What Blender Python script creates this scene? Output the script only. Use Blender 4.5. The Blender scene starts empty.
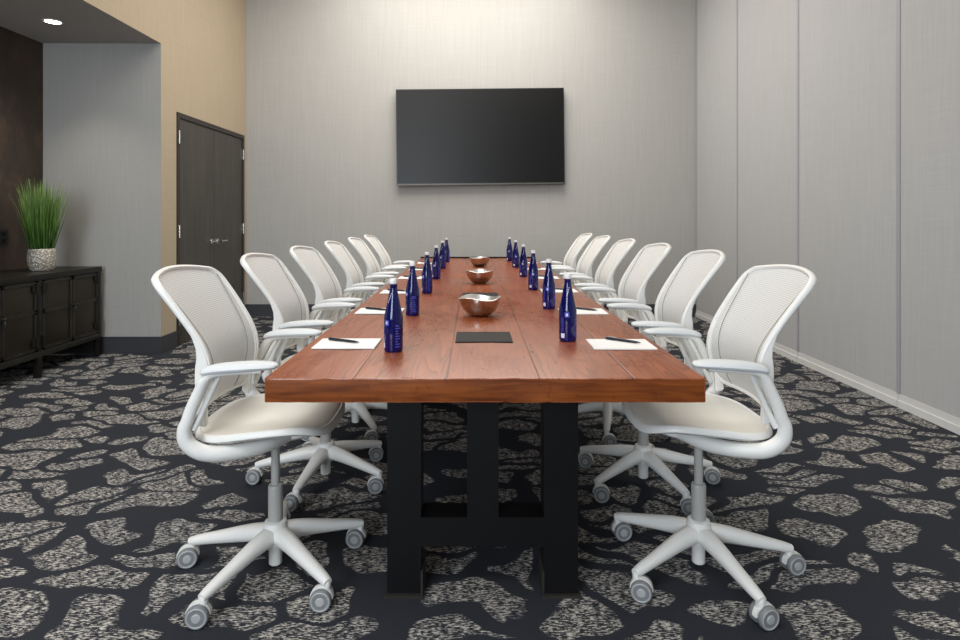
import bpy, bmesh, math, random
from mathutils import Vector, Matrix
random.seed(7)
PI = math.pi
sc = bpy.context.scene
C = sc.collection
V = Vector

# ------------------------------------------------------------------ materials
def new_mat(name):
    m = bpy.data.materials.new(name); m.use_nodes = True
    nt = m.node_tree
    return m, nt, nt.nodes['Principled BSDF']

def N(nt, typ, **kw):
    n = nt.nodes.new(typ)
    for k, v in kw.items(): setattr(n, k, v)
    return n

def setin(n, **kw):
    for k, v in kw.items():
        n.inputs[k.replace('_', ' ')].default_value = v

def math_n(nt, op, a, b=None, c=None):
    n = N(nt, 'ShaderNodeMath', operation=op)
    for i, x in enumerate((a, b, c)):
        if x is None: continue
        if isinstance(x, (int, float)): n.inputs[i].default_value = x
        else: nt.links.new(x, n.inputs[i])
    return n.outputs[0]

def mixc(nt, fac, a, b, mode='MIX'):
    n = N(nt, 'ShaderNodeMix', data_type='RGBA', blend_type=mode)
    for sock, x in ((n.inputs[0], fac), (n.inputs[6], a), (n.inputs[7], b)):
        if isinstance(x, (int, float)): sock.default_value = x
        elif isinstance(x, tuple): sock.default_value = x if len(x) == 4 else (*x, 1)
        else: nt.links.new(x, sock)
    return n.outputs[2]

def ramp(nt, fac, stops):
    n = N(nt, 'ShaderNodeValToRGB')
    e = n.color_ramp.elements
    while len(e) < len(stops): e.new(0.5)
    for el, (p, c) in zip(e, stops):
        el.position = p
        el.color = (c, c, c, 1) if isinstance(c, (int, float)) else (*c, 1)
    nt.links.new(fac, n.inputs[0])
    return n.outputs[0]

def coords(nt, scale=(1, 1, 1), kind='Object', loc=(0, 0, 0)):
    tc = N(nt, 'ShaderNodeTexCoord'); mp = N(nt, 'ShaderNodeMapping')
    mp.inputs['Scale'].default_value = scale; mp.inputs['Location'].default_value = loc
    nt.links.new(tc.outputs[kind], mp.inputs[0])
    return mp.outputs[0]

def noise(nt, vec, scale=5, detail=3, rough=.5, dist=0):
    n = N(nt, 'ShaderNodeTexNoise')
    setin(n, Scale=scale, Detail=detail, Roughness=rough, Distortion=dist)
    nt.links.new(vec, n.inputs['Vector'])
    return n.outputs['Fac']

def bump(nt, bs, h, strength=.2, dist=.01):
    b = N(nt, 'ShaderNodeBump'); setin(b, Strength=strength, Distance=dist)
    nt.links.new(h, b.inputs['Height']); nt.links.new(b.outputs[0], bs.inputs['Normal'])

def srgb(r, g, b):
    f = lambda c: c / 12.92 if c <= .04045 else ((c + .055) / 1.055) ** 2.4
    return (f(r / 255), f(g / 255), f(b / 255))

def simple(name, col, rough=.5, metal=0., var=.08, nscale=12, bumps=.0, **kw):
    m, nt, bs = new_mat(name)
    v = coords(nt)
    n = noise(nt, v, nscale, 4)
    a = tuple(max(0, c * (1 - var)) for c in col); b = tuple(min(1, c * (1 + var)) for c in col)
    nt.links.new(mixc(nt, n, a, b), bs.inputs['Base Color'])
    setin(bs, Roughness=rough, Metallic=metal)
    for k, x in kw.items(): bs.inputs[k.replace('_', ' ')].default_value = x
    if bumps: bump(nt, bs, n, bumps)
    return m

def wall_mat(name, col, axis='X'):
    m, nt, bs = new_mat(name)
    sx = (60, 60, 1.2)
    v1 = coords(nt, sx); v2 = coords(nt, (3, 3, 180)); v3 = coords(nt, (.6, .6, .4))
    n1 = noise(nt, v1, 2, 3); n2 = noise(nt, v2, 1, 2); n3 = noise(nt, v3, 1, 2)
    s = math_n(nt, 'ADD', math_n(nt, 'MULTIPLY', n1, .6), math_n(nt, 'MULTIPLY', n2, .4))
    c = mixc(nt, ramp(nt, s, [(.3, 0.), (.7, 1.)]), tuple(x * .9 for x in col), tuple(x * 1.06 for x in col))
    c = mixc(nt, math_n(nt, 'MULTIPLY', n3, .12), c, tuple(x * .8 for x in col))
    nt.links.new(c, bs.inputs['Base Color']); setin(bs, Roughness=.85)
    bs.inputs['Specular IOR Level'].default_value = .2
    bump(nt, bs, s, .12, .004)
    return m

def carpet_mat():
    m, nt, bs = new_mat('woven_carpet')
    v = coords(nt)
    # wobble the coordinates so the cells become pebble and leaf shapes
    nz = N(nt, 'ShaderNodeTexNoise'); setin(nz, Scale=2.6, Detail=2.0)
    nt.links.new(v, nz.inputs['Vector'])
    sub = N(nt, 'ShaderNodeVectorMath', operation='SUBTRACT'); nt.links.new(nz.outputs['Color'], sub.inputs[0]); sub.inputs[1].default_value = (.5, .5, .5)
    scl = N(nt, 'ShaderNodeVectorMath', operation='SCALE'); nt.links.new(sub.outputs[0], scl.inputs[0]); scl.inputs['Scale'].default_value = .50
    add = N(nt, 'ShaderNodeVectorMath', operation='ADD'); nt.links.new(v, add.inputs[0]); nt.links.new(scl.outputs[0], add.inputs[1])
    mp = N(nt, 'ShaderNodeMapping'); mp.inputs['Scale'].default_value = (3.4, 5.9, 1); mp.inputs['Rotation'].default_value = (0, 0, .30)
    nt.links.new(add.outputs[0], mp.inputs[0])
    vo = N(nt, 'ShaderNodeTexVoronoi', feature='DISTANCE_TO_EDGE', voronoi_dimensions='2D'); setin(vo, Scale=1., Randomness=.95)
    nt.links.new(mp.outputs[0], vo.inputs['Vector'])
    vc = N(nt, 'ShaderNodeTexVoronoi', feature='F1', voronoi_dimensions='2D'); setin(vc, Scale=1., Randomness=.95)
    nt.links.new(mp.outputs[0], vc.inputs['Vector'])
    sepc = N(nt, 'ShaderNodeSeparateColor'); nt.links.new(vc.outputs['Color'], sepc.inputs[0])
    # the gap width differs from cell to cell
    thr = math_n(nt, 'MULTIPLY_ADD', sepc.outputs[0], .10, .04)
    edge = math_n(nt, 'SUBTRACT', vo.outputs['Distance'], thr)
    rad = math_n(nt, 'MULTIPLY_ADD', sepc.outputs[1], .40, .34)
    edge = math_n(nt, 'SMOOTH_MIN', edge, math_n(nt, 'MULTIPLY', math_n(nt, 'SUBTRACT', rad, vc.outputs['Distance']), .8), .08)
    fine = noise(nt, coords(nt, (70, 150, 1)), 1, 2)
    edge = math_n(nt, 'ADD', edge, math_n(nt, 'MULTIPLY', math_n(nt, 'SUBTRACT', fine, .5), .05))
    blob = ramp(nt, edge, [(0., 0.), (.03, 1.)])
    # woven dashes inside the shapes
    d1 = noise(nt, coords(nt, (52, 190, 1)), 1, 3, .7)
    d2 = noise(nt, coords(nt, (28, 28, 1), loc=(3, 1, 0)), 1, 2, .6)
    dash = math_n(nt, 'ADD', math_n(nt, 'MULTIPLY', d1, .78), math_n(nt, 'MULTIPLY', d2, .22))
    dash = ramp(nt, dash, [(.495, 0.), (.575, 1.)])
    fac = math_n(nt, 'MULTIPLY', blob, dash)
    big = noise(nt, coords(nt, (1.1, 1.1, 1)), 1, 2)
    light = mixc(nt, ramp(nt, big, [(.35, 0.), (.65, 1.)]), srgb(214, 208, 198), srgb(200, 197, 193))
    pile = noise(nt, coords(nt, (260, 260, 1)), 1, 2)
    dark = mixc(nt, pile, srgb(36, 38, 44), srgb(60, 63, 70))
    nt.links.new(mixc(nt, fac, dark, light), bs.inputs['Base Color'])
    setin(bs, Roughness=.95); bs.inputs['Specular IOR Level'].default_value = .1
    bump(nt, bs, math_n(nt, 'ADD', pile, math_n(nt, 'MULTIPLY', fac, .6)), .35, .006)
    return m

TX0, TX1, TY0, TY1, TZ, TH = -.575, .636, 1.645, 6.50, .76, .068
def wood_top_mat():
    m, nt, bs = new_mat('red_brown_plank_wood')
    tc = N(nt, 'ShaderNodeTexCoord'); sep = N(nt, 'ShaderNodeSeparateXYZ'); nt.links.new(tc.outputs['Object'], sep.inputs[0])
    X, Y = sep.outputs[0], sep.outputs[1]
    # uneven plank widths: wobble the plank coordinate a little
    px = math_n(nt, 'DIVIDE', math_n(nt, 'ADD', X, .588), .2565)
    idx = math_n(nt, 'FLOOR', px)
    fx = math_n(nt, 'FRACT', px)
    wn = N(nt, 'ShaderNodeTexWhiteNoise', noise_dimensions='1D'); nt.links.new(math_n(nt, 'ADD', idx, 3.3), wn.inputs['W'])
    py = math_n(nt, 'ADD', math_n(nt, 'DIVIDE', Y, 2.1), math_n(nt, 'MULTIPLY', wn.outputs['Value'], 7.))
    idy = math_n(nt, 'FLOOR', py); fy = math_n(nt, 'FRACT', py)
    wn2 = N(nt, 'ShaderNodeTexWhiteNoise', noise_dimensions='2D')
    cmb = N(nt, 'ShaderNodeCombineXYZ'); nt.links.new(idx, cmb.inputs[0]); nt.links.new(idy, cmb.inputs[1]); nt.links.new(cmb.outputs[0], wn2.inputs['Vector'])
    rnd = wn2.outputs['Value']
    # grain: cathedral rings along the planks
    cv = N(nt, 'ShaderNodeCombineXYZ')
    nt.links.new(math_n(nt, 'ADD', math_n(nt, 'MULTIPLY', X, 12.), math_n(nt, 'MULTIPLY', rnd, 31.)), cv.inputs[0])
    nt.links.new(math_n(nt, 'ADD', math_n(nt, 'MULTIPLY', Y, .8), math_n(nt, 'MULTIPLY', rnd, 17.)), cv.inputs[1])
    g1 = noise(nt, cv.outputs[0], 1., 2, .5, .4)
    rings = math_n(nt, 'FRACT', math_n(nt, 'MULTIPLY', g1, 13.))
    rings = ramp(nt, rings, [(0., 0.), (.7, .5), (.93, 1.), (1., 0.)])
    fib = noise(nt, coords(nt, (130, 5, 1)), 1, 3, .6)
    blot = noise(nt, coords(nt, (5, 2.2, 1)), 1, 4, .6)
    knots = noise(nt, coords(nt, (14, 5, 1)), 1, 5, .7)
    c = mixc(nt, blot, srgb(124, 64, 36), srgb(182, 106, 62))
    c = mixc(nt, math_n(nt, 'MULTIPLY', rings, .55), c, srgb(84, 36, 24))
    c = mixc(nt, ramp(nt, fib, [(.45, 0.), (.75, .38)]), c, srgb(70, 30, 22))
    c = mixc(nt, ramp(nt, knots, [(.60, 0.), (.72, .5)]), c, srgb(72, 30, 20))
    c = mixc(nt, math_n(nt, 'MULTIPLY', rnd, .35), c, srgb(146, 70, 42))
    ex = math_n(nt, 'MULTIPLY', math_n(nt, 'MINIMUM', fx, math_n(nt, 'SUBTRACT', 1., fx)), .2565)
    ey = math_n(nt, 'MULTIPLY', math_n(nt, 'MINIMUM', fy, math_n(nt, 'SUBTRACT', 1., fy)), 2.1)
    ed = math_n(nt, 'MINIMUM', ex, ey)
    groove = ramp(nt, ed, [(0., 1.), (.0028, 0.)])
    c = mixc(nt, math_n(nt, 'MULTIPLY', groove, .75), c, srgb(60, 28, 20))
    nt.links.new(c, bs.inputs['Base Color'])
    nt.links.new(ramp(nt, blot, [(.3, .22), (.7, .40)]), bs.inputs['Roughness']); bs.inputs['Specular IOR Level'].default_value = .4
    bs.inputs['Coat Weight'].default_value = .12; bs.inputs['Coat Roughness'].default_value = .22
    h = math_n(nt, 'SUBTRACT', math_n(nt, 'MULTIPLY', fib, .25), groove)
    h = math_n(nt, 'SUBTRACT', h, math_n(nt, 'MULTIPLY', rings, .10))
    h = math_n(nt, 'ADD', h, math_n(nt, 'MULTIPLY', blot, .35))
    bump(nt, bs, h, .22, .004)
    return m

def wood_edge_mat():
    m, nt, bs = new_mat('table_edge_wood')
    g = noise(nt, coords(nt, (5, 5, 60)), 1, 3, .55, .6)
    b = noise(nt, coords(nt, (9, 9, 9)), 1, 3)
    sp = noise(nt, coords(nt, (60, 60, 40)), 1, 2)
    c = mixc(nt, ramp(nt, g, [(.3, 0.), (.7, 1.)]), srgb(90, 43, 16), srgb(150, 82, 34))
    c = mixc(nt, math_n(nt, 'MULTIPLY', b, .5), c, srgb(96, 44, 18))
    c = mixc(nt, ramp(nt, sp, [(.62, 0.), (.75, .35)]), c, srgb(80, 36, 18))
    nt.links.new(c, bs.inputs['Base Color']); setin(bs, Roughness=.5); bs.inputs['Specular IOR Level'].default_value = .2
    bump(nt, bs, g, .1, .003)
    return m

def mesh_fabric(name, col):
    """open weave: fine threads with gaps one can see through"""
    m, nt, bs = new_mat(name)
    tc = N(nt, 'ShaderNodeTexCoord'); sep = N(nt, 'ShaderNodeSeparateXYZ'); nt.links.new(tc.outputs['Object'], sep.inputs[0])
    def stripe(sock, period):
        return math_n(nt, 'MULTIPLY_ADD', math_n(nt, 'SINE', math_n(nt, 'MULTIPLY', sock, 2 * PI / period)), .5, .5)
    rows = stripe(sep.outputs[2], .0062)
    cols = stripe(sep.outputs[1], .0065)
    weave = math_n(nt, 'MAXIMUM', rows, math_n(nt, 'MULTIPLY', cols, .7))
    c = mixc(nt, weave, tuple(x * .84 for x in col), col)
    nt.links.new(c, bs.inputs['Base Color']); setin(bs, Roughness=.8)
    tr = N(nt, 'ShaderNodeBsdfTransparent'); mx = N(nt, 'ShaderNodeMixShader')
    al = ramp(nt, weave, [(.05, .68), (.6, .95)])
    nt.links.new(al, mx.inputs[0]); nt.links.new(tr.outputs[0], mx.inputs[1]); nt.links.new(bs.outputs[0], mx.inputs[2])
    out = nt.nodes['Material Output']; nt.links.new(mx.outputs[0], out.inputs['Surface'])
    return m

def rust_mat():
    m, nt, bs = new_mat('dark_rust_panel')
    a = noise(nt, coords(nt, (1.6, 1.6, .9)), 1, 6, .65)
    b = noise(nt, coords(nt, (9, 9, 5)), 1, 5, .7)
    c = mixc(nt, ramp(nt, a, [(.35, 0.), (.68, 1.)]), srgb(34, 28, 24), srgb(70, 56, 45))
    c = mixc(nt, ramp(nt, b, [(.5, 0.), (.8, .6)]), c, srgb(98, 78, 62))
    nt.links.new(c, bs.inputs['Base Color']); setin(bs, Roughness=.6)
    bump(nt, bs, b, .15)
    return m

def door_mat():
    m, nt, bs = new_mat('dark_stained_door')
    g = noise(nt, coords(nt, (50, 50, 1.5)), 1, 4, .6)
    b = noise(nt, coords(nt, (6, 6, .8)), 1, 3, .6)
    c = mixc(nt, ramp(nt, g, [(.3, 0.), (.7, 1.)]), srgb(52, 50, 46), srgb(76, 73, 67))
    c = mixc(nt, ramp(nt, b, [(.55, 0.), (.8, .5)]), c, srgb(110, 102, 94))
    nt.links.new(c, bs.inputs['Base Color']); setin(bs, Roughness=.5)
    return m

def hammered(name, col, rough, scale, strength):
    m, nt, bs = new_mat(name)
    vo = N(nt, 'ShaderNodeTexVoronoi', feature='SMOOTH_F1'); setin(vo, Scale=scale)
    nt.links.new(coords(nt), vo.inputs['Vector'])
    bs.inputs['Base Color'].default_value = (*col, 1); setin(bs, Roughness=rough, Metallic=1.)
    bump(nt, bs, vo.outputs['Distance'], strength, .01)
    return m

def pot_mat():
    m, nt, bs = new_mat('dimpled_pearl_glaze')
    vo = N(nt, 'ShaderNodeTexVoronoi', feature='F1'); setin(vo, Scale=62.)
    nt.links.new(coords(nt), vo.inputs['Vector'])
    f = ramp(nt, vo.outputs['Distance'], [(.1, 0.), (.6, 1.)])
    nt.links.new(mixc(nt, f, srgb(232, 228, 218), srgb(160, 152, 140)), bs.inputs['Base Color'])
    setin(bs, Roughness=.3, Metallic=.25)
    bump(nt, bs, math_n(nt, 'SUBTRACT', 1., vo.outputs['Distance']), .6, .012)
    return m

def grass_mat():
    m, nt, bs = new_mat('grass_blades')
    tc = N(nt, 'ShaderNodeTexCoord'); sep = N(nt, 'ShaderNodeSeparateXYZ'); nt.links.new(tc.outputs['Object'], sep.inputs[0])
    n = noise(nt, coords(nt, (60, 60, 4)), 1, 2)
    h = ramp(nt, math_n(nt, 'MULTIPLY', sep.outputs[2], 1.5), [(.2, srgb(44, 78, 22)), (.55, srgb(96, 140, 52)), (.95, srgb(140, 172, 92))])
    c = mixc(nt, ramp(nt, n, [(.35, .0), (.65, .6)]), h, srgb(38, 70, 24))
    nt.links.new(c, bs.inputs['Base Color']); setin(bs, Roughness=.5)
    return m

def emit(name, col, s):
    m, nt, bs = new_mat(name)
    bs.inputs['Emission Color'].default_value = (*col, 1); bs.inputs['Emission Strength'].default_value = s
    return m

M = {}
M['wall_grey'] = wall_mat('linen_wallcovering', srgb(178, 177, 174))
M['wall_warm_lit'] = wall_mat('warm_lit_wallcovering', srgb(178, 164, 142))  # same covering as the grey walls, warm light painted in as tan
M['panel'] = wall_mat('partition_fabric', srgb(181, 182, 183))
M['ceiling'] = simple('painted_ceiling', srgb(215, 208, 196), .9, var=.02)
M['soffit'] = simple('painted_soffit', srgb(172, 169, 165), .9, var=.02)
M['carpet'] = carpet_mat()
M['rust'] = rust_mat()
M['base_dark'] = simple('dark_base', srgb(58, 59, 64), .5, var=.05)
M['base_light'] = simple('sweep_strip', srgb(214, 214, 213), .45, var=.04)
M['seam'] = simple('anodised_seam', srgb(160, 161, 166), .5, .0, var=.04)
M['door'] = door_mat()
M['doorframe'] = simple('dark_door_frame', srgb(46, 41, 37), .5)
M['chrome'] = simple('brushed_steel', srgb(215, 215, 212), .22, 1.)
M['wood'] = wood_top_mat()
M['wood_edge'] = wood_edge_mat()
M['blacksteel'] = simple('black_steel', srgb(9, 9, 11), .55, .0, var=.2, **{'Specular IOR Level': .25})
M['plate_edge'] = simple('worn_steel_plate', srgb(66, 63, 60), .45, .5)
M['cover'] = simple('black_cover', srgb(24, 24, 25), .5, var=.15, **{'Specular IOR Level': .2})
M['white_frame'] = simple('white_plastic', srgb(234, 234, 231), .38, var=.02)
M['pad'] = simple('grey_white_arm_pad', srgb(212, 216, 219), .55, var=.03)
M['back_mesh'] = mesh_fabric('back_weave', srgb(224, 225, 224))
M['seat_mesh'] = simple('seat_weave', srgb(224, 221, 212), .85, var=.05, nscale=400, bumps=.05)
M['thread'] = simple('seam_thread', srgb(132, 130, 124), .8)
M['lift'] = simple('grey_lift', srgb(176, 176, 172), .4, var=.03)
M['wheel'] = simple('grey_wheel', srgb(128, 131, 134), .45, var=.06)
M['wheel_ring'] = simple('grey_wheel_face', srgb(172, 175, 177), .45, var=.06)
M['bottle'] = simple('cobalt_glass', (.005, .006, .13), .07, var=.1)
M['bottle'].node_tree.nodes['Principled BSDF'].inputs['Transmission Weight'].default_value = .45
M['bottle'].node_tree.nodes['Principled BSDF'].inputs['IOR'].default_value = 1.5
M['cap'] = simple('white_cap', srgb(232, 233, 236), .4, var=.02)
M['print_blue'] = simple('pale_blue_print', srgb(78, 86, 190), .5, var=.1)
M['print_white'] = simple('white_print', srgb(214, 218, 236), .5, var=.05)
M['bowl_out'] = hammered('reflection_tinted_silver', srgb(190, 182, 176), .19, 55, .08)  # silver bowl, the table's warm reflection tinted into the base colour
M['bowl_in'] = hammered('lit_silver_bowl_inside', srgb(240, 236, 230), .38, 60, .12)  # same silver, base whitened to stand in for ceiling light
M['paper'] = simple('white_paper', srgb(240, 240, 238), .8, var=.01)
M['card'] = simple('card_backing', srgb(170, 165, 155), .8)
M['pen'] = simple('navy_pen', srgb(24, 27, 40), .3)
M['tv_black'] = simple('tv_bezel', srgb(12, 12, 13), .35)
M['screen'] = simple('tv_screen', srgb(9, 9, 10), .34, var=.02, **{'Specular IOR Level': .32})
M['tv_strip'] = simple('tv_lower_trim', srgb(92, 90, 86), .4, .4)
M['iron'] = simple('dark_iron', srgb(34, 32, 28), .42, .5, var=.25, bumps=.1)
M['iron_panel'] = simple('aged_bronze_panel', srgb(46, 40, 30), .4, .45, var=.35, nscale=5, bumps=.05)
M['iron_trim'] = simple('worn_iron_strap', srgb(54, 52, 47), .36, .6, var=.3)
M['pot'] = pot_mat()
M['grass'] = grass_mat()
M['soil'] = simple('soil', srgb(48, 38, 28), .9)
M['outlet'] = simple('black_outlet', srgb(14, 13, 13), .4)
M['lamp_trim'] = simple('downlight_trim', srgb(228, 226, 220), .5)
M['lamp_lens'] = emit('downlight_lens', (1., .93, .82), 14.)

# ------------------------------------------------------------------ mesh helpers
def obj(name, bm, mats, parent=None, loc=None, smooth=True, bevel=0, kind=None, angle=40):
    if bevel:
        es = [e for e in bm.edges if len(e.link_faces) == 2 and e.calc_face_angle(0) > .6]
        bmesh.ops.bevel(bm, geom=es, offset=bevel, segments=2, affect='EDGES', profile=.6)
    bmesh.ops.recalc_face_normals(bm, faces=bm.faces)
    me = bpy.data.meshes.new(name)
    for f in bm.faces: f.smooth = smooth
    bm.to_mesh(me); bm.free()
    if smooth: me.set_sharp_from_angle(angle=math.radians(angle))
    for m in (mats if isinstance(mats, (list, tuple)) else [mats]): me.materials.append(m)
    o = bpy.data.objects.new(name, me); C.objects.link(o)
    if parent: o.parent = parent
    if loc: o.location = loc
    if kind: o['kind'] = kind
    return o

def tag(o, label=None, cat=None, group=None):
    if label: o['label'] = label
    if cat: o['category'] = cat
    if group: o['group'] = group
    return o

def thing(name, label, cat, loc=(0, 0, 0), rz=0, group=None):
    o = bpy.data.objects.new(name, None); C.objects.link(o)
    o.empty_display_size = .05
    o.location = loc; o.rotation_euler = (0, 0, rz)
    return tag(o, label, cat, group)

def struct(name, bm, mat, parent=None, **kw):
    o = obj(name, bm, mat, parent, **kw)
    if parent is None: o['kind'] = 'structure'
    return o

def box(bm, x0, x1, y0, y1, z0, z1, mi=0, rot=None):
    vs = [V((x, y, z)) for x in (x0, x1) for y in (y0, y1) for z in (z0, z1)]
    if rot is not None:
        vs = [rot @ v for v in vs]
    v = [bm.verts.new(p) for p in vs]
    for q in ((0, 1, 3, 2), (4, 6, 7, 5), (0, 4, 5, 1), (2, 3, 7, 6), (0, 2, 6, 4), (1, 5, 7, 3)):
        f = bm.faces.new([v[i] for i in q]); f.material_index = mi
    return v

def nb(): return bmesh.new()

def boxbm(*a, **k):
    bm = nb(); box(bm, *a, **k); return bm

def catmull(vals, n):
    """vals: list of equal-length tuples -> smooth list with n steps per span"""
    P = [list(v) for v in vals]
    P = [[2 * a - b for a, b in zip(P[0], P[1])]] + P + [[2 * a - b for a, b in zip(P[-1], P[-2])]]
    out = []
    for i in range(1, len(P) - 2):
        for k in range(n):
            t = k / n
            out.append([.5 * (2 * b + (c - a) * t + (2 * a - 5 * b + 4 * c - d) * t * t + (3 * b - a - 3 * c + d) * t ** 3)
                        for a, b, c, d in zip(P[i - 1], P[i], P[i + 1], P[i + 2])])
    out.append(P[-2])
    return out

def sweep(bm, rows, hint=(0, 1, 0), seg=10, steps=5, closed=False, mi=0, power=1.0):
    """rows: (x,y,z,ra,rb); ra is the radius along hint, rb across it"""
    if steps > 1 and not closed: rows = catmull(rows, steps)
    hint = V(hint); n = len(rows); rings = []
    for i, r in enumerate(rows):
        p = V(r[:3])
        if closed: t = V(rows[(i + 1) % n][:3]) - V(rows[i - 1][:3])
        else: t = V(rows[min(i + 1, n - 1)][:3]) - V(rows[max(i - 1, 0)][:3])
        t.normalize()
        a = hint - t * hint.dot(t)
        if a.length < 1e-4: a = V((0, 0, 1)) - t * t.z
        a.normalize(); b = t.cross(a)
        ring = []
        for k in range(seg):
            th = 2 * PI * k / seg
            c, s = math.cos(th), math.sin(th)
            c = math.copysign(abs(c) ** power, c); s = math.copysign(abs(s) ** power, s)
            ring.append(bm.verts.new(p + a * (r[3] * c) + b * (r[4] * s)))
        rings.append(ring)
    m = n if closed else n - 1
    for i in range(m):
        A, B = rings[i], rings[(i + 1) % n]
        for k in range(seg):
            f = bm.faces.new((A[k], A[(k + 1) % seg], B[(k + 1) % seg], B[k])); f.material_index = mi
    if not closed:
        bm.faces.new(rings[0][::-1]).material_index = mi; bm.faces.new(rings[-1]).material_index = mi
    return rings

def lathe(bm, prof, seg=24, mi=0, mat=None, cap=True, fz=None):
    """prof: (r,z) from bottom to top; fz(r,z,theta)->(r,z) for wobble"""
    rings = []
    for r, z in prof:
        ring = []
        for k in range(seg):
            th = 2 * PI * k / seg
            rr, zz = fz(r, z, th) if fz else (r, z)
            p = V((rr * math.cos(th), rr * math.sin(th), zz))
            ring.append(bm.verts.new(mat @ p if mat else p))
        rings.append(ring)
    for i in range(len(rings) - 1):
        A, B = rings[i], rings[i + 1]
        for k in range(seg):
            bm.faces.new((A[k], A[(k + 1) % seg], B[(k + 1) % seg], B[k])).material_index = mi
    if cap:
        bm.faces.new(rings[0][::-1]).material_index = mi; bm.faces.new(rings[-1]).material_index = mi
    return rings

def prism(bm, poly, y0, y1, mi=0):
    """polygon in (x,z) extruded along y"""
    a = [bm.verts.new((x, y0, z)) for x, z in poly]; b = [bm.verts.new((x, y1, z)) for x, z in poly]
    n = len(poly)
    bm.faces.new(a).material_index = mi; bm.faces.new(b[::-1]).material_index = mi
    for i in range(n):
        bm.faces.new((a[i], b[i], b[(i + 1) % n], a[(i + 1) % n])).material_index = mi

def copy_tree(o, parent=None):
    c = o.copy(); C.objects.link(c)
    c.parent = parent
    for ch in list(o.children): copy_tree(ch, c)
    return c

# ------------------------------------------------------------------ setting
XL, XR, YB, YR, XD, HS, HC = -2.76, 2.69, 7.27, 5.29, -3.80, 2.735, 4.3
YF = -3.6
bm = nb(); box(bm, XD - .12, XR + .12, YF - .1, YB + .12, -.08, 0)
struct('floor', bm, M['carpet'])
struct('wall_back', boxbm(XL - .12, XR + .12, YB, YB + .12, 0, HC), M['wall_grey'])
struct('wall_front', boxbm(XD - .12, XR + .12, YF - .1, YF, 0, HC), M['wall_grey'])
struct('ceiling', boxbm(XD - .12, XR + .12, YF - .1, YB + .12, HC, HC + .1), M['ceiling'])
# left wall: the stretch with the double door, and the header above the recess
DY0, DY1, DH = 5.60, 7.15, 2.145
bm = nb()
box(bm, XL - .12, XL, YR, DY0, 0, HC)
box(bm, XL - .12, XL, DY1, YB, 0, HC)
box(bm, XL - .12, XL, DY0, DY1, DH, HC)
box(bm, XL - .12, XL, YF, YR, HS, HC)
bm.normal_update()
for f in bm.faces:      # the returns of the recess: grey wallcovering on the end, paint under the header
    c = f.calc_center_median()
    if abs(c.y - YR) < .001 and c.z < HS + 1 : f.material_index = 1
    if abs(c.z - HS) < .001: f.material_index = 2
for v in bm.verts:
    pass
struct('wall_left', bm, [M['wall_warm_lit'], M['wall_grey'], M['soffit']], smooth=False)
struct('wall_recess', boxbm(XD, XL - .12, YR, YR + .12, 0, HS + .3), M['wall_grey'])
struct('wall_recess_side', boxbm(XD - .12, XD, YF, YR + .12, 0, HS + .3), M['rust'])
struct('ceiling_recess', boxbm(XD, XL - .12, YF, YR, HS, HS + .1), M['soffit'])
# right wall of tall partition panels
seams = [1.46, 2.62, 3.80, 4.98, 6.13]
edges = [YF] + [-2.05, -.88, .29] + seams + [YB]
struct('wall_right', boxbm(XR + .03, XR + .12, YF, YB, 0, HC), M['panel'])
bm = nb()
for a, b in zip(edges[:-1], edges[1:]):
    box(bm, XR, XR + .03, a + .006, b - .006, .085, HC)
struct('wall_right_panel', bm, M['panel'], bevel=.003)
bm = nb()
for s in edges[1:-1]:
    box(bm, XR - .005, XR + .02, s - .016, s + .016, .085, HC)
box(bm, XR - .006, XR + .02, YB - .035, YB - .02, .085, HC)
struct('trim_1', bm, M['seam'], smooth=False)
bm = nb()
for a, b in zip(edges[:-1], edges[1:]):
    box(bm, XR - .012, XR + .03, a + .003, b - .003, .0, .045)
    box(bm, XR - .004, XR + .03, a + .003, b - .003, .045, .085)
struct('baseboard_right', bm, M['base_light'], bevel=.003)
BH = .15
struct('baseboard_back', boxbm(XL, XR, YB - .012, YB, 0, BH), M['base_dark'], bevel=.003)
bm = nb()
box(bm, XL, XL + .012, YR - .012, DY0 - .04, 0, BH); box(bm, XL, XL + .012, DY1 + .04, YB, 0, BH)
struct('baseboard_left', bm, M['base_dark'], bevel=.003)
struct('baseboard_recess', boxbm(XD, XL + .0, YR - .012, YR, 0, BH), M['base_dark'], bevel=.003)

# double door in the left wall
bm = nb()
box(bm, XL - .10, XL + .012, DY0 - .035, DY0 + .012, 0, DH + .035)
box(bm, XL - .10, XL + .012, DY1 - .012, DY1 + .035, 0, DH + .035)
box(bm, XL - .10, XL + .012, DY0 + .012, DY1 - .012, DH - .012, DH + .035)
struct('trim_2', bm, M['doorframe'], bevel=.003)
YM = (DY0 + DY1) / 2
for i, (a, b, hy, s) in enumerate(((DY0 + .015, YM - .003, DY0, -1), (YM + .003, DY1 - .015, DY1, 1))):
    d = struct('door_%d' % (i + 1), boxbm(XL - .045, XL - .002, a, b, .008, DH - .015), M['door'], bevel=.002)
    for z in (.25, 1.07, 1.95):
        h = nb(); box(h, XL - .003, XL + .004, hy - .03 if s < 0 else hy - .015, hy + .015 if s < 0 else hy + .03, z - .06, z + .06)
        h2 = Matrix.Translation((XL + .012, hy, z))
        lathe(h, [(.009, -.06), (.009, .06)], 10, mat=h2)
        obj('hinge', h, M['chrome'], d)
    h = nb(); y = YM + s * .075; z = .95
    T = Matrix.Translation((XL - .002, y, z)) @ Matrix.Rotation(PI / 2, 4, 'Y')
    lathe(h, [(.028, 0), (.028, .008), (.012, .012), (.011, .05), (.012, .058), (0.004, .06)], 16, mat=T)
    sweep(h, [(XL + .05, y - s * .012, z, .01, .01), (XL + .054, y + s * .03, z, .009, .009), (XL + .052, y + s * .135, z, .008, .007)], (0, 0, 1), 8, 4)
    obj('door_handle', h, M['chrome'], d)

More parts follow.
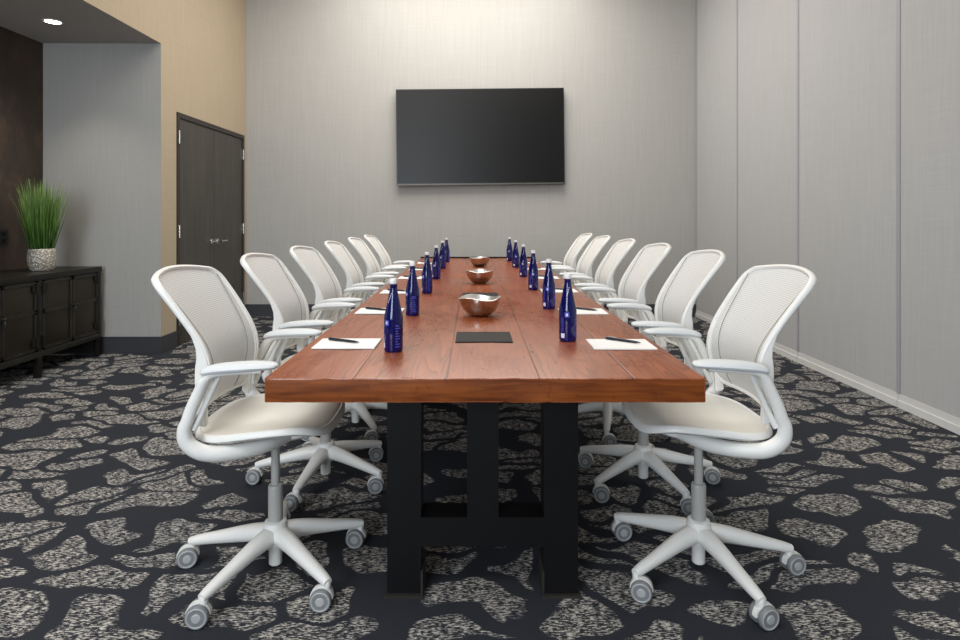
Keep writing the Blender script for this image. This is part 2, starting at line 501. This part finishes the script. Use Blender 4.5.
# ------------------------------------------------------------------ table
tb = thing('conference_table', 'long conference table with red-brown plank wood top on black steel trestles', 'table', (0, 0, 0))
bm = nb(); box(bm, TX0, TX1, TY0, TY1, TZ - TH, TZ)
for f in bm.faces: f.material_index = 0 if f.normal.z > .5 else 1
bm.normal_update()
for f in bm.faces: f.material_index = 0 if f.calc_center_median().z > TZ - .001 else 1
# a hand-worn, slightly uneven front arris
fe = [e for e in bm.edges if all(abs(v.co.y - TY0) < 1e-4 for v in e.verts) and abs(e.verts[0].co.x - e.verts[1].co.x) > .5]
bmesh.ops.subdivide_edges(bm, edges=fe, cuts=36)
for v in bm.verts:
    if abs(v.co.y - TY0) < 1e-4 and TX0 + .01 < v.co.x < TX1 - .01:
        v.co.y += random.uniform(-.0025, .0025)
        if v.co.z > TZ - .001: v.co.z += random.uniform(-.0018, .0004)
obj('tabletop', bm, [M['wood'], M['wood_edge']], tb, bevel=.004)
bm = boxbm(TX0 - .004, TX1 + .02, TY1, TY1 + .02, TZ - TH, TZ + .014)
tag(obj('end_trim', bm, M['blacksteel'], tb, bevel=.003), 'black strip along the far end of the table')
for y0, y1 in ((2.107, 2.298), (3.28, 3.49)):
    bm = nb(); box(bm, -.066, .137, y0, y1, TZ - .003, TZ + .0025)
    box(bm, -.060, .131, y0 + .006, y1 - .006, TZ + .0025, TZ + .0035)
    box(bm, .01, .06, y1 - .022, y1 - .014, TZ + .0035, TZ + .0043)
    tag(obj('power_cover', bm, M['cover'], tb, bevel=.0008), 'black flush cover set in the table top')
for ty in (1.90, 4.02, 6.14):
    for x0, x1 in ((-.275, -.168), (.222, .330)):
        obj('leg', boxbm(x0, x1, ty, ty + .10, .008, TZ - TH - .012), M['blacksteel'], tb, bevel=.004)
        bm = nb(); sx = x1 if x0 < 0 else x0 - .006
        box(bm, x0 - .008, x1 + .008, ty - .012, ty + .112, 0, .010)
        box(bm, sx, sx + .006, ty - .008, ty + .108, .010, .085)
        obj('foot_plate', bm, M['plate_edge'], tb, bevel=.002)
    obj('crossbar', boxbm(-.168, .222, ty, ty + .10, .158, .25), M['blacksteel'], tb, bevel=.004)
    obj('centre_post', boxbm(-.022, .078, ty, ty + .10, .25, TZ - TH - .012), M['blacksteel'], tb, bevel=.004)
    obj('top_plate', boxbm(-.40, .46, ty - .03, ty + .13, TZ - TH - .012, TZ - TH), M['blacksteel'], tb, bevel=.003)

# ------------------------------------------------------------------ chair
BZ0, BZ1, RC = .595, 1.004, .033
_prof = catmull([(.585, -.150), (.64, -.128), (.70, -.114), (.76, -.118), (.82, -.142), (.90, -.194), (.97, -.246), (1.03, -.294)], 8)
def bx_(z):
    if z <= _prof[0][0]: return _prof[0][1]
    for (a, xa), (b, xb) in zip(_prof[:-1], _prof[1:]):
        if a <= z <= b: return xa + (xb - xa) * (z - a) / (b - a)
    return _prof[-1][1]
_w = catmull([(.585, .176), (.66, .190), (.74, .199), (.84, .205), (.93, .211), (1.03, .216)], 8)
def bw_(z):
    if z <= _w[0][0]: return _w[0][1]
    for (a, xa), (b, xb) in zip(_w[:-1], _w[1:]):
        if a <= z <= b: return xa + (xb - xa) * (z - a) / (b - a)
    return _w[-1][1]
def backpoint(y, z):
    w = bw_(z); q = 1 - min(1, (y / w) ** 2)
    t = max(0, (z - .9) / (BZ1 - .9))
    z2 = z + .024 * q * t * t
    return V((bx_(z2) - .034 * q, y, z2))

def make_chair():
    t = thing('office_chair', '', 'chair')
    W = M['white_frame']
    # five-star base
    bm = nb()
    lathe(bm, [(.018, .022), (.022, .026), (.022, .07), (.030, .085), (.040, .10), (.042, .150), (.036, .168), (.028, .172)], 24)
    obj('base_hub', bm, W, t)
    for k in range(5):
        bm = nb()
        sweep(bm, [(.015, 0, .128, .030, .031), (.09, 0, .122, .0265, .027), (.19, 0, .104, .0215, .0205), (.275, 0, .088, .0175, .0155), (.308, 0, .081, .0135, .012)],
              (0, 1, 0), 12, 5, power=.8)
        sweep(bm, [(.296, 0, .088, .0125, .0125), (.299, 0, .076, .0135, .0135), (.299, 0, .066, .0135, .0135)], (0, 1, 0), 10, 3)
        lg = obj('leg', bm, W, t)
        bm = nb()
        for s in (-1, 1):
            T = Matrix.Translation((-.014, s * .0095, .0335)) @ Matrix.Rotation(-s * PI / 2, 4, 'X')
            lathe(bm, [(.006, .0), (.031, .0), (.0335, .003), (.0335, .014), (.031, .017)], 22, 0, T)
            lathe(bm, [(.0305, .0165), (.027, .0185), (.024, .0165)], 22, 1, T, cap=False)
            lathe(bm, [(.024, .0160), (.019, .0150), (.014, .0165), (.012, .0195), (.002, .020)], 22, 1, T)
        # mudguard between the two wheels
        pts = [(-.014 + .036 * math.cos(a), .0335 + .036 * math.sin(a)) for a in [i * PI / 10 for i in range(0, 11)]]
        inn = [(-.014 + .014 * math.cos(a), .0335 + .014 * math.sin(a)) for a in [i * PI / 10 for i in range(10, -1, -1)]]
        prism(bm, pts + inn, -.0085, .0085, 2)
        sweep(bm, [(.001, 0, .072, .011, .011), (.001, 0, .050, .0125, .011), (-.006, 0, .034, .008, .010)], (0, 1, 0), 10, 3, mi=2)
        cs = obj('caster', bm, [M['wheel'], M['wheel_ring'], W], lg, loc=(.299, 0, 0))
        tag(cs, 'grey twin wheel caster')
    bm = nb()
    lathe(bm, [(.024, .165), (.0245, .285), (.022, .292), (.0145, .294), (.0140, .470)], 20)
    obj('gas_lift', bm, M['lift'], t)
    # tilt mechanism and the J-shaped supports under the seat
    bm = nb()
    rows = [(-.07, 0, .487, .05, .018), (-.02, 0, .480, .07, .026), (.05, 0, .484, .078, .030), (.12, 0, .492, .066, .024), (.155, 0, .503, .045, .014)]
    sweep(bm, rows, (0, 1, 0), 14, 4, power=.7)
    obj('tilt_mechanism', bm, W, t)
    for s in (-1, 1):
        bm = nb()
        sweep(bm, [(-.152, s * .262, .602, .015, .018), (-.163, s * .260, .572, .0165, .020), (-.156, s * .255, .532, .018, .0225), (-.112, s * .243, .499, .021, .023),
                   (-.04, s * .212, .489, .023, .022), (.03, s * .150, .485, .024, .022), (.075, s * .06, .484, .024, .020)], (0, s, 0), 12, 6, power=.85)
        obj('seat_support', bm, W, t)
        bm = nb()
        sweep(bm, [(-.153, s * .262, .598, .0155, .0185), (-.138, s * .263, .640, .0165, .0180), (-.116, s * .264, .686, .019, .0175), (-.097, s * .265, .722, .023, .017),
                   (-.070, s * .265, .742, .026, .012), (-.01, s * .265, .746, .023, .0075), (.07, s * .262, .748, .018, .006)], (0, s, 0), 12, 6, power=.85)
        sweep(bm, [(-.142, s * .249, .570, .008, .010), (-.116, s * .246, .622, .008, .009), (-.083, s * .250, .690, .008, .008), (-.060, s * .256, .735, .008, .008)], (0, s, 0), 8, 5)
        ar = obj('armrest', bm, W, t)
        bm = nb()
        sweep(bm, [(-.108, s * .265, .742, .014, .004), (-.098, s * .265, .747, .027, .0115), (-.06, s * .266, .755, .034, .0145), (.0, s * .264, .760, .037, .0145),
                   (.06, s * .258, .762, .035, .0125), (.098, s * .252, .761, .026, .009), (.110, s * .250, .760, .012, .004)], (0, s, 0), 14, 5, power=.85)
        tag(obj('arm_pad', bm, M['pad'], ar), 'soft pale grey arm pad')
    # backrest: frame loop, side fins, woven panel
    loop = []
    def add(y, z, n): loop.append((y, z))
    nz = 14; nc = 6; ny = 10
    pts = []
    for i in range(nz + 1): pts.append((1, BZ0 + RC + (BZ1 - BZ0 - 2 * RC) * i / nz, 0))
    yz = []
    for _, z, _ in pts: yz.append((bw_(z), z))
    wt = bw_(BZ1 - RC * .5)
    for i in range(1, nc + 1):
        a = i * PI / 2 / nc; z = BZ1 - RC + RC * math.sin(a); yz.append((bw_(min(z, BZ1)) - RC + RC * math.cos(a), z))
    y0 = yz[-1][0]
    for i in range(1, ny): yz.append((y0 - 2 * y0 * i / ny, BZ1))
    up = yz[:nz + nc + 1]
    yz += [(-y, z) for y, z in up[::-1]]
    wb = bw_(BZ0)
    for i in range(1, nc + 1):
        a = i * PI / 2 / nc; z = BZ0 + RC - RC * math.sin(a); yz.append((-(bw_(z) - RC + RC * math.cos(a)), z))
    y1 = -yz[-1][0]
    for i in range(1, ny): yz.append((-y1 + 2 * y1 * i / ny, BZ0))
    for i in range(nc, 0, -1):
        a = i * PI / 2 / nc; z = BZ0 + RC - RC * math.sin(a); yz.append(((bw_(z) - RC + RC * math.cos(a)), z))
    rows = []
    for y, z in yz:
        p = backpoint(y, z)
        f = max(0, min(1, (z - .62) / .3))
        rows.append((p.x - .003, p.y, p.z, .0085 + .003 * f, .0085 + .001 * f))
    bm = nb()
    sweep(bm, rows, (1, 0, .45), 10, 1, closed=True)
    for s in (-1, 1):
        inner = [(bx_(z) + .006, z) for z in (.665, .70, .735, .77, .81, .85, .89)]
        outer = [(bx_(z) - d, z) for z, d in ((.89, .009), (.86, .011), (.83, .015), (.80, .021), (.77, .031), (.74, .042))] + [(-.159, .70), (-.159, .64), (-.160, .56)]
        poly = inner + outer + [(-.130, .555), (-.130, .635), (-.124, .66)]
        ya, yb = s * .197, s * .220
        b2 = nb(); prism(b2, poly, ya, yb)
        for v in b2.verts:      # lean the fin with the frame
            v.co.y += s * (bw_(v.co.z) - .210) * .9
        bmesh.ops.recalc_face_normals(b2, faces=b2.faces)
        bmesh.ops.bevel(b2, geom=[e for e in b2.edges if e.calc_face_angle(0) > .6], offset=.005, segments=2, affect='EDGES')
        tmp = bpy.data.meshes.new('t'); b2.to_mesh(tmp); b2.free(); bm.from_mesh(tmp); bpy.data.meshes.remove(tmp)
        T = Matrix.Translation((-.138, s * .216, .70)) @ Matrix.Rotation(-s * PI / 2, 4, 'X')
        lathe(bm, [(.006, 0), (.006, .004), (.004, .005)], 10, mat=T)
    fr = obj('backrest', bm, W, t)
    bm = nb(); nu, nv = 18, 30
    grid = []
    for j in range(nv + 1):
        z = BZ0 + (BZ1 - BZ0) * (.5 - .5 * math.cos(PI * j / nv))
        w = bw_(z)
        if z > BZ1 - RC: w = w - RC + math.sqrt(max(0, RC ** 2 - (z - BZ1 + RC) ** 2))
        if z < BZ0 + RC: w = w - RC + math.sqrt(max(0, RC ** 2 - (BZ0 + RC - z) ** 2))
        grid.append([bm.verts.new(backpoint(w * (2 * i / nu - 1), z)) for i in range(nu + 1)])
    for j in range(nv):
        for i in range(nu):
            bm.faces.new((grid[j][i], grid[j][i + 1], grid[j + 1][i + 1], grid[j + 1][i]))
    bp = tag(obj('back_mesh', bm, M['back_mesh'], fr), 'see-through woven back panel')
    for s in (-1, 1):
        bm = nb()
        path = catmull([(.204, 1.003), (.182, .93), (.166, .86), (.152, .79), (.134, .70), (.110, .60)], 5)
        sweep(bm, [(*(backpoint(s * y, z) + V((.003, 0, .001))), 0.0011, .0011) for y, z in path], (1, 0, 0), 6, 1)
        tag(obj('back_seam', bm, M['thread'], fr), 'curved stitched seam of the back panel')
    # seat
    def seatz(x):
        a = max(0, min(1, (x + .16) / .30)); z = .536 + .026 * a * a * (3 - 2 * a)
        if x > .14: z -= .042 * ((x - .14) / .10) ** 2
        return z
    def ring(bm, sc_, dz, n=44, dish=0):
        out = []
        for k in range(n):
            th = 2 * PI * k / n; c, s_ = math.cos(th), math.sin(th)
            e = 2 / 3.5
            x = .020 + .216 * sc_ * math.copysign(abs(c) ** e, c); y = .238 * sc_ * math.copysign(abs(s_) ** e, s_)
            if c < 0: y *= 1 - .06 * (abs(c) ** 2)
            out.append(bm.verts.new((x, y, seatz(x) + dz - dish)))
        return out
    def skin(bm, rs, mi=0):
        for A, B in zip(rs[:-1], rs[1:]):
            n = len(A)
            for k in range(n): bm.faces.new((A[k], A[(k + 1) % n], B[(k + 1) % n], B[k])).material_index = mi
    bm = nb()
    rs = [ring(bm, s_, d) for s_, d in ((.25, -.036), (.6, -.036), (.82, -.030), (.95, -.024), (1.0, -.015), (1.0, -.008), (.98, 0), (.955, .002), (.93, -.002), (.90, -.012))]
    skin(bm, rs); bm.faces.new(rs[0][::-1])
    st = obj('seat', bm, W, t)
    bm = nb()
    rs = [ring(bm, s_, d) for s_, d in ((.945, -.004), (.93, -.001), (.88, -.003), (.7, -.009), (.45, -.013), (.2, -.014))]
    skin(bm, rs); bm.faces.new(rs[-1])
    tag(obj('seat_mesh', bm, M['seat_mesh'], st), 'cream woven seat surface')
    return t

proto = make_chair()
ORD = ['nearest', 'second', 'third', 'fourth', 'fifth', 'farthest']
def place_chair(o, x, y, rz, phase, label, group):
    o.location = (x, y, 0); o.rotation_euler = (0, 0, rz)
    left = x < 0
    dx, dy = (.016, .014) if left else (-.002, .0)
    tag(o, label, 'chair', group)
    k = 0
    for ch in o.children:
        if ch.name.startswith('backrest') and not left and y > 2.5: ch.location.z = .017
        if ch.name.startswith(('leg', 'base_hub', 'gas_lift')): ch.location.x, ch.location.y = dx, dy
        if ch.name.startswith('leg'):
            a = math.radians(phase + 72 * k) - rz; k += 1
            ch.rotation_euler = (0, 0, a)
            for c in ch.children:
                c.rotation_euler = (0, 0, -a + random.uniform(-.35, .35))
LY = [2.03, 2.745, 3.44, 4.20, 4.97, 5.68]
RY = [2.05, 2.72, 3.43, 4.15, 4.90, 5.63]
LP = [30, 45, 12, 50, 5, 33]; RP = [68, 0, 40, 20, 60, 10]
first = True
for i in range(6):
    for side in (-1, 1):
        o = proto if first else copy_tree(proto)
        first = False
        nm = 'left' if side < 0 else 'right'
        lab = {0: 'white mesh swivel chair nearest the camera on the %s side of the table',
               5: 'white mesh swivel chair farthest from the camera on the %s side of the table'}.get(i)
        lab = (lab or ORD[i] + ' white mesh swivel chair from the camera on the %s side of the table') % nm
        if side < 0: place_chair(o, -.692 - .006 * (i > 0), LY[i], random.uniform(-.02, .02) if i else 0, LP[i], lab, 'chairs along the left side of the table')
        else: place_chair(o, .765, RY[i], PI + (random.uniform(-.03, .03) if i else 0), RP[i], lab, 'chairs along the right side of the table')

# ------------------------------------------------------------------ things on the table
def make_bottle():
    t = thing('water_bottle', '', 'bottle')
    bm = nb()
    lathe(bm, [(.020, .004), (.024, .0), (.029, .002), (.0310, .007), (.0314, .06), (.0314, .108), (.0304, .118), (.0262, .135), (.0222, .155), (.0180, .175), (.0145, .192),
               (.0124, .205), (.0118, .216), (.0126, .2175), (.0126, .2205), (.0115, .2215), (.0115, .2265)], 32)
    b = obj('bottle_body', bm, M['bottle'], t)
    bm = nb()
    lathe(bm, [(.0132, .2215), (.0138, .2225), (.0138, .2365), (.0128, .2385), (.004, .239)], 24)
    obj('cap', bm, M['cap'], t)
    # printed marks wrapped on the glass
    def patch(bm, a0, a1, z0, z1, mi, r=.0317):
        n = max(1, int(abs(a1 - a0) / .12)); vs = []
        for i in range(n + 1):
            a = a0 + (a1 - a0) * i / n
            vs.append((bm.verts.new((r * math.sin(a), -r * math.cos(a), z0)), bm.verts.new((r * math.sin(a), -r * math.cos(a), z1))))
        for (p, q), (u, w) in zip(vs[:-1], vs[1:]): bm.faces.new((p, u, w, q)).material_index = mi
    rnd = random.Random(3)
    def mark(name, label, patches):
        bm = nb()
        for p in patches: patch(bm, *p)
        tag(obj(name, bm, [M['print_blue'], M['print_white']], b), label)
    mark('emblem', 'pale blue emblem on the glass', [(-.50, .02, .088, .105, 0), (-.34, -.14, .092, .101, 1, .0319)])
    rows = []
    for c in range(3):
        z = .036
        while z < .084:
            l = rnd.uniform(.003, .009)
            rows.append((-.98 + c * .13, -.92 + c * .13, z, z + l, 0)); z += l + .002
    mark('front_print', 'column of tiny pale print', rows)
    mark('white_square', 'white printed square near the base', [(-.98, -.52, .014, .030, 1)])
    rows = []
    for k in range(9):
        z = .018 + k * .0085
        rows.append((.72, .72 + rnd.uniform(.25, .6), z, z + .003, 0))
    mark('back_print', 'lines of tiny pale print on the flank', rows)
    rows = []
    for k in range(5):
        a = -.35 + .10 * k; z = .160 + .007 * k
        rows.append((a, a + .12, z, z + .005, 1, .0225 - .0012 * k))
    mark('shoulder_script', 'pale curl of script on the shoulder', rows)
    return t
bp = make_bottle()
BL = [2.0, 2.727, 3.517, 4.33, 5.19, 5.92]
BR = [2.168, 2.925, 3.69, 4.49, 5.32, 6.10]
XLb = [-.265, -.277, -.273, -.271, -.272, -.27]
XRb = [.335, .362, .362, .368, .368, .36]
first = True
for i in range(6):
    for side in (-1, 1):
        o = bp if first else copy_tree(bp)
        first = False
        nm = 'left' if side < 0 else 'right'
        o.location = (XLb[i] if side < 0 else XRb[i], (BL[i] if side < 0 else BR[i]) - .024, TZ + .0005)
        o.rotation_euler = (0, 0, (-.4 if side < 0 else .0) + random.uniform(-.25, .25) * (i > 0))
        w = ORD[i] + (' ' if i in (0, 5) else ' nearest ')
        lab = {0: 'cobalt blue glass bottle with white cap nearest the camera in the %s row',
               5: 'cobalt blue glass bottle with white cap farthest from the camera in the %s row'}.get(i)
        lab = (lab or ORD[i] + ' blue glass bottle from the camera in the %s row on the table') % nm
        tag(o, lab, 'bottle', 'blue bottles in the %s row' % nm)

def make_pad():
    t = thing('notepad', '', 'notepad')
    obj('pages', boxbm(-.105, .105, -.078, .078, .0012, .0045), M['paper'], t, bevel=.0006)
    obj('backing_card', boxbm(-.1055, .1055, -.0785, .0785, 0, .0012), M['card'], t)
    return t
def make_pen():
    t = thing('pen', '', 'pen')
    bm = nb()
    R = Matrix.Translation((0, 0, .0052)) @ Matrix.Rotation(PI / 2, 4, 'Y')
    lathe(bm, [(.0008, -.068), (.0022, -.062), (.0044, -.048), (.0048, -.02), (.0048, .03)], 12, mat=R)
    obj('barrel', bm, M['pen'], t)
    bm = nb()
    lathe(bm, [(.0052, .028), (.0053, .058), (.0045, .064), (.002, .066)], 12, mat=R)
    c = obj('pen_cap', bm, M['pen'], t)
    bm = nb(); box(bm, .024, .060, -.0012, .0012, .0108, .0122); box(bm, .056, .060, -.0012, .0012, .008, .0122)
    tag(obj('clip', bm, M['chrome'], c), 'steel pocket clip')
    return t
pp, pn = make_pad(), make_pen()
PLY = [2.08, 2.805, 3.53, 4.35, 5.06, 5.77]; PRY = [2.07, 2.793, 3.58, 4.36, 5.10, 5.82]
first = True
for i in range(6):
    for side in (-1, 1):
        o = pp if first else copy_tree(pp); q = pn if first else copy_tree(pn)
        first = False
        nm = 'left' if side < 0 else 'right'
        x = -.438 if side < 0 else .505; y = PLY[i] if side < 0 else PRY[i]
        j = random.uniform(-.015, .015) if i else (.0 if side < 0 else -.01)
        o.location = (x, y, TZ + .0006); o.rotation_euler = (0, 0, j)
        if side < 0: q.location = (x - .018, y + .018, TZ + .0052); q.rotation_euler = (0, 0, -.46 + j + PI)
        else: q.location = (x + .015, y + .032, TZ + .0052); q.rotation_euler = (0, 0, -.68 + j + PI)
        pos = {0: 'nearest the camera', 5: 'farthest from the camera'}.get(i, ORD[i] + ' from the camera')
        tag(o, 'white paper notepad on the table, %s along the %s side' % (pos, nm), 'notepad', 'notepads on the %s side' % nm)
        tag(q, 'dark pen lying on the notepad %s along the %s side' % (pos, nm), 'pen', 'pens on the %s side' % nm)

def make_bowl(name_seed):
    ph = name_seed
    t = thing('bowl', '', 'bowl')
    def fz(r, z, th):
        k = (z / .08) ** 2
        return r * (1 + .03 * k * math.sin(2 * th + ph)), z * (1 + .06 * k * math.sin(3 * th + ph + .6))
    bm = nb()
    out = [(.028, .0), (.040, .002), (.058, .012), (.074, .030), (.085, .052), (.0905, .072), (.0925, .082)]
    lathe(bm, out, 56, 0, fz=fz, cap=False)
    v = [x for x in bm.verts if False]
    inn = [(.0925, .082), (.0905, .083), (.0880, .072), (.0825, .052), (.0715, .031), (.056, .014), (.038, .005), (.003, .004)]
    lathe(bm, inn, 56, 1, fz=fz, cap=False)
    bmesh.ops.remove_doubles(bm, verts=bm.verts, dist=.0002)
    bs = bm.verts.new((0, 0, 0))
    obj('bowl_shell', bm, [M['bowl_out'], M['bowl_in']], t)
    return t
for i, (y, lab, ph) in enumerate(((2.685, 'hammered silver metal bowl nearest the camera, behind the front black cover', 1.1),
                                  (4.02, 'middle hammered metal bowl of the three on the table centre line', 2.6),
                                  (5.37, 'hammered metal bowl farthest from the camera on the table centre line', 4.0))):
    b = make_bowl(ph); b.location = (.026 + .012 * i, y, TZ + .0005)
    tag(b, lab, 'bowl', 'metal bowls down the middle of the table')

# ------------------------------------------------------------------ television
tv = thing('television', 'large flat black wall-mounted television on the back wall', 'television', (.075, YB, 2.165))
tv.rotation_euler = (0, -.010, 0)
hw, hh = 1.005, .577
bm = nb()
box(bm, -hw, hw, -.095, -.045, -hh, hh)
obj('cabinet', bm, M['tv_black'], tv, bevel=.004)
bm = nb(); box(bm, -hw + .012, hw - .012, -.0965, -.094, -hh + .03, hh - .012)
tag(obj('screen', bm, M['screen'], tv), 'dark switched-off screen')
bm = nb(); box(bm, -hw + .004, hw - .004, -.0985, -.094, -hh + .004, -hh + .022)
tag(obj('lower_trim', bm, M['tv_strip'], tv), 'thin grey strip under the screen')
obj('wall_mount', boxbm(-.35, .35, -.045, -.012, -.25, .25), M['blacksteel'], tv)

# ------------------------------------------------------------------ sideboard
CX0, CX1, CT, CB = -3.78, -3.25, .775, .165
cols = [5.215, 4.855, 4.490, 4.125, 3.765]
sb = thing('sideboard', 'dark iron industrial sideboard with strapped doors against the dark wall', 'cabinet', ((CX0 + CX1) / 2, 4.49, 0))
off = V((-(CX0 + CX1) / 2, -4.49, 0))
def sobj(name, bm, mat, parent=sb, **k):
    bmesh.ops.translate(bm, verts=bm.verts, vec=off)
    return obj(name, bm, mat, parent, **k)
sobj('carcass', boxbm(CX0, CX1 - .012, cols[-1], cols[0], CB, CT - .02), M['iron_panel'], bevel=.003)
bm = nb(); box(bm, CX0, CX1 + .008, cols[-1] - .012, cols[0] + .012, CT - .02, CT)
box(bm, CX1 + .002, CX1 + .010, cols[-1] - .012, cols[0] + .012, CT - .045, CT)
sobj('top', bm, M['iron'], bevel=.003)
def rivets(bm, pts):
    for x, y, z in pts:
        T = Matrix.Translation((x, y, z)) @ Matrix.Rotation(PI / 2, 4, 'Y')
        lathe(bm, [(.006, 0), (.0055, .002), (.003, .004)], 8, mat=T)
for y in (cols[0], cols[2], cols[4]):
    for x in (CX0 + .0, CX1 - .035):
        bm = nb(); yy = min(max(y, cols[4] + .02), cols[0] - .02)
        box(bm, x, x + .04, yy - .022, yy + .022, 0, CT - .02)
        if x > CX0 + .1: rivets(bm, [(x + .04, yy, z) for z in (.2, .32, .44, .56, .68)])
        sobj('leg', bm, M['iron'], bevel=.003)
bm = nb(); box(bm, CX1 - .012, CX1 + .006, cols[-1], cols[0], CB - .01, CB + .035)
rivets(bm, [(CX1 + .006, cols[-1] + .06 + .12 * k, CB + .012) for k in range(12)])
sobj('bottom_rail', bm, M['iron_trim'], bevel=.002)
for k in range(4):
    y1, y0 = cols[k] - .026 * (k % 2 == 0) - .003, cols[k + 1] + .026 * (k % 2 == 1) + .003
    if k % 2 == 0: pass
    z0, z1 = CB + .04, CT - .05
    bm = nb(); box(bm, CX1 - .013, CX1 - .004, y0, y1, z0, z1)
    d = sobj('door', bm, M['iron_panel'], bevel=.002)
    bm = nb(); w = .026
    for a, b, c, e in ((y0, y1, z0, z0 + w), (y0, y1, z1 - w, z1), (y0, y0 + w, z0, z1), (y1 - w, y1, z0, z1), (y0, y1, .478, .512)):
        box(bm, CX1 - .004, CX1 + .003, a, b, c, e)
    rivets(bm, [(CX1 + .003, y, z) for y in (y0 + .013, (y0 + y1) / 2, y1 - .013) for z in (z0 + .013, .495, z1 - .013)])
    sobj('strap', bm, M['iron_trim'], d)
    hinge_y = y1 if k % 2 == 0 else y0
    for z in (.27, .67):
        bm = nb(); T = Matrix.Translation((CX1 + .008, hinge_y, z)); lathe(bm, [(.010, -.04), (.010, .04)], 10, mat=T)
        s = -1 if k % 2 == 0 else 1
        box(bm, CX1 + .002, CX1 + .006, min(hinge_y, hinge_y + s * .05), max(hinge_y, hinge_y + s * .05), z - .025, z + .025)
        sobj('hinge', bm, M['iron'], d)
    if k % 2 == 0:
        bm = nb(); y = cols[k + 1]
        box(bm, CX1 + .003, CX1 + .010, y - .045, y + .045, .480, .510)
        T = Matrix.Translation((CX1 + .010, y, .495)) @ Matrix.Rotation(PI / 2, 4, 'Y')
        lathe(bm, [(.014, 0), (.012, .02), (.006, .024)], 12, mat=T)
        sweep(bm, [(CX1 + .024, y, .50, .006, .006), (CX1 + .03, y, .46, .006, .006), (CX1 + .022, y, .43, .006, .006)], (0, 1, 0), 8, 4)
        sobj('latch', bm, M['iron_trim'], d)

# plant on the sideboard
pl = thing('potted_grass', 'tall green grass in a dimpled pearl white pot on the sideboard', 'plant', (-3.457, 4.80, CT + .0005))
bm = nb()
lathe(bm, [(.062, 0), (.076, .004), (.089, .03), (.097, .075), (.098, .11), (.095, .15), (.090, .172), (.085, .176), (.083, .168), (.088, .14), (.09, .13)], 40, cap=False)
lathe(bm, [(.003, .001), (.062, .0)], 40, cap=False)
obj('pot', bm, M['pot'], pl)
bm = nb(); lathe(bm, [(.086, .135), (.086, .148), (.06, .155), (.01, .157)], 24); obj('soil', bm, M['soil'], pl)
bm = nb()
rg = random.Random(11)
for k in range(360):
    a = rg.uniform(0, 2 * PI); r0 = .075 * math.sqrt(rg.random())
    L = rg.uniform(.38, .60); lean = rg.uniform(.0, .20) * (.35 + r0 / .075); bend = rg.uniform(0, .3)
    da = a + rg.uniform(-.5, .5)
    p = V((r0 * math.cos(a), r0 * math.sin(a), .15)); d = V((math.cos(da), math.sin(da), 0)); sd = V((-d.y, d.x, 0))
    tw = rg.uniform(0, PI); sd = (sd * math.cos(tw) + d * math.sin(tw))
    prev = None; n = 5; w0 = rg.uniform(.0028, .0050)
    for i in range(n + 1):
        t = i / n; ang = lean * (1 + bend * 2 * t)
        q = p + (d * math.sin(ang) + V((0, 0, math.cos(ang)))) * (L * t)
        w = w0 * (1 - t ** 2.2) + .0004
        cur = (bm.verts.new(q - sd * w), bm.verts.new(q + sd * w))
        if prev: bm.faces.new((prev[0], prev[1], cur[1], cur[0]))
        prev = cur
tag(obj('grass', bm, M['grass'], pl), 'dense upright green blades')

# outlet and downlight
ol = thing('wall_outlet', 'small black outlet plate on the dark wall left of the plant', 'outlet', (XD, 4.84, 1.04))
obj('plate', boxbm(.0, .008, -.045, .045, -.06, .06), M['outlet'], ol, bevel=.003)
bm = nb(); box(bm, .008, .011, -.02, .02, .01, .045); box(bm, .008, .011, -.02, .02, -.045, -.01)
obj('socket', bm, M['blacksteel'], ol, bevel=.002)
dl = thing('recessed_downlight', 'round lit downlight in the low ceiling above the sideboard', 'light', (-3.30, 4.70, HS))
bm = nb(); lathe(bm, [(.052, -.001), (.060, -.006), (.072, -.005), (.074, .0)], 32, cap=False)
obj('trim_ring', bm, M['lamp_trim'], dl)
bm = nb(); lathe(bm, [(.002, -.003), (.053, -.003), (.053, -.001)], 32); obj('lens', bm, M['lamp_lens'], dl)

# ------------------------------------------------------------------ lamps
def area(name, loc, rot, sx, sy, power, col):
    l = bpy.data.lights.new(name, 'AREA'); l.shape = 'RECTANGLE'; l.size = sx; l.size_y = sy; l.energy = power; l.color = col
    o = bpy.data.objects.new(name, l); C.objects.link(o); o.location = loc; o.rotation_euler = rot
    return o
R = math.radians
area('ceiling_lamp', (-.1, 5.5, 4.25), (0, 0, 0), 3.0, 2.8, 160, (1, .945, .87))
area('front_ceiling_lamp', (-1.0, .5, 4.25), (R(8), R(-8), 0), 3.0, 3.0, 165, (1, .985, .96))
area('window_light', (-1.7, -3.4, 2.0), (R(88), 0, R(-16)), 3.2, 2.6, 260, (.83, .915, 1))
l = bpy.data.lights.new('downlight_lamp', 'SPOT'); l.energy = 25; l.color = (1, .88, .7); l.spot_size = R(95); l.spot_blend = .7; l.shadow_soft_size = .06
o = bpy.data.objects.new('downlight_lamp', l); C.objects.link(o); o.location = (-3.30, 4.70, HS - .02)

w = bpy.data.worlds.new('World'); sc.world = w; w.use_nodes = True
w.node_tree.nodes['Background'].inputs[0].default_value = (.5, .5, .5, 1); w.node_tree.nodes['Background'].inputs[1].default_value = .3

# ------------------------------------------------------------------ camera
cam = bpy.data.cameras.new('camera'); co = bpy.data.objects.new('camera', cam); C.objects.link(co)
co.location = (0, 0, 1.2); co.rotation_euler = (R(90), 0, 0)
cam.sensor_width = 36; cam.lens = 22.5; cam.sensor_fit = 'HORIZONTAL'
cam.shift_x = (480 - 474) / 960; cam.shift_y = -(320 - 217.5) / 960
cam.clip_start = .02
sc.camera = co
sc.view_settings.view_transform = 'Standard'
sc.view_settings.look = 'None'
sc.view_settings.exposure = .12
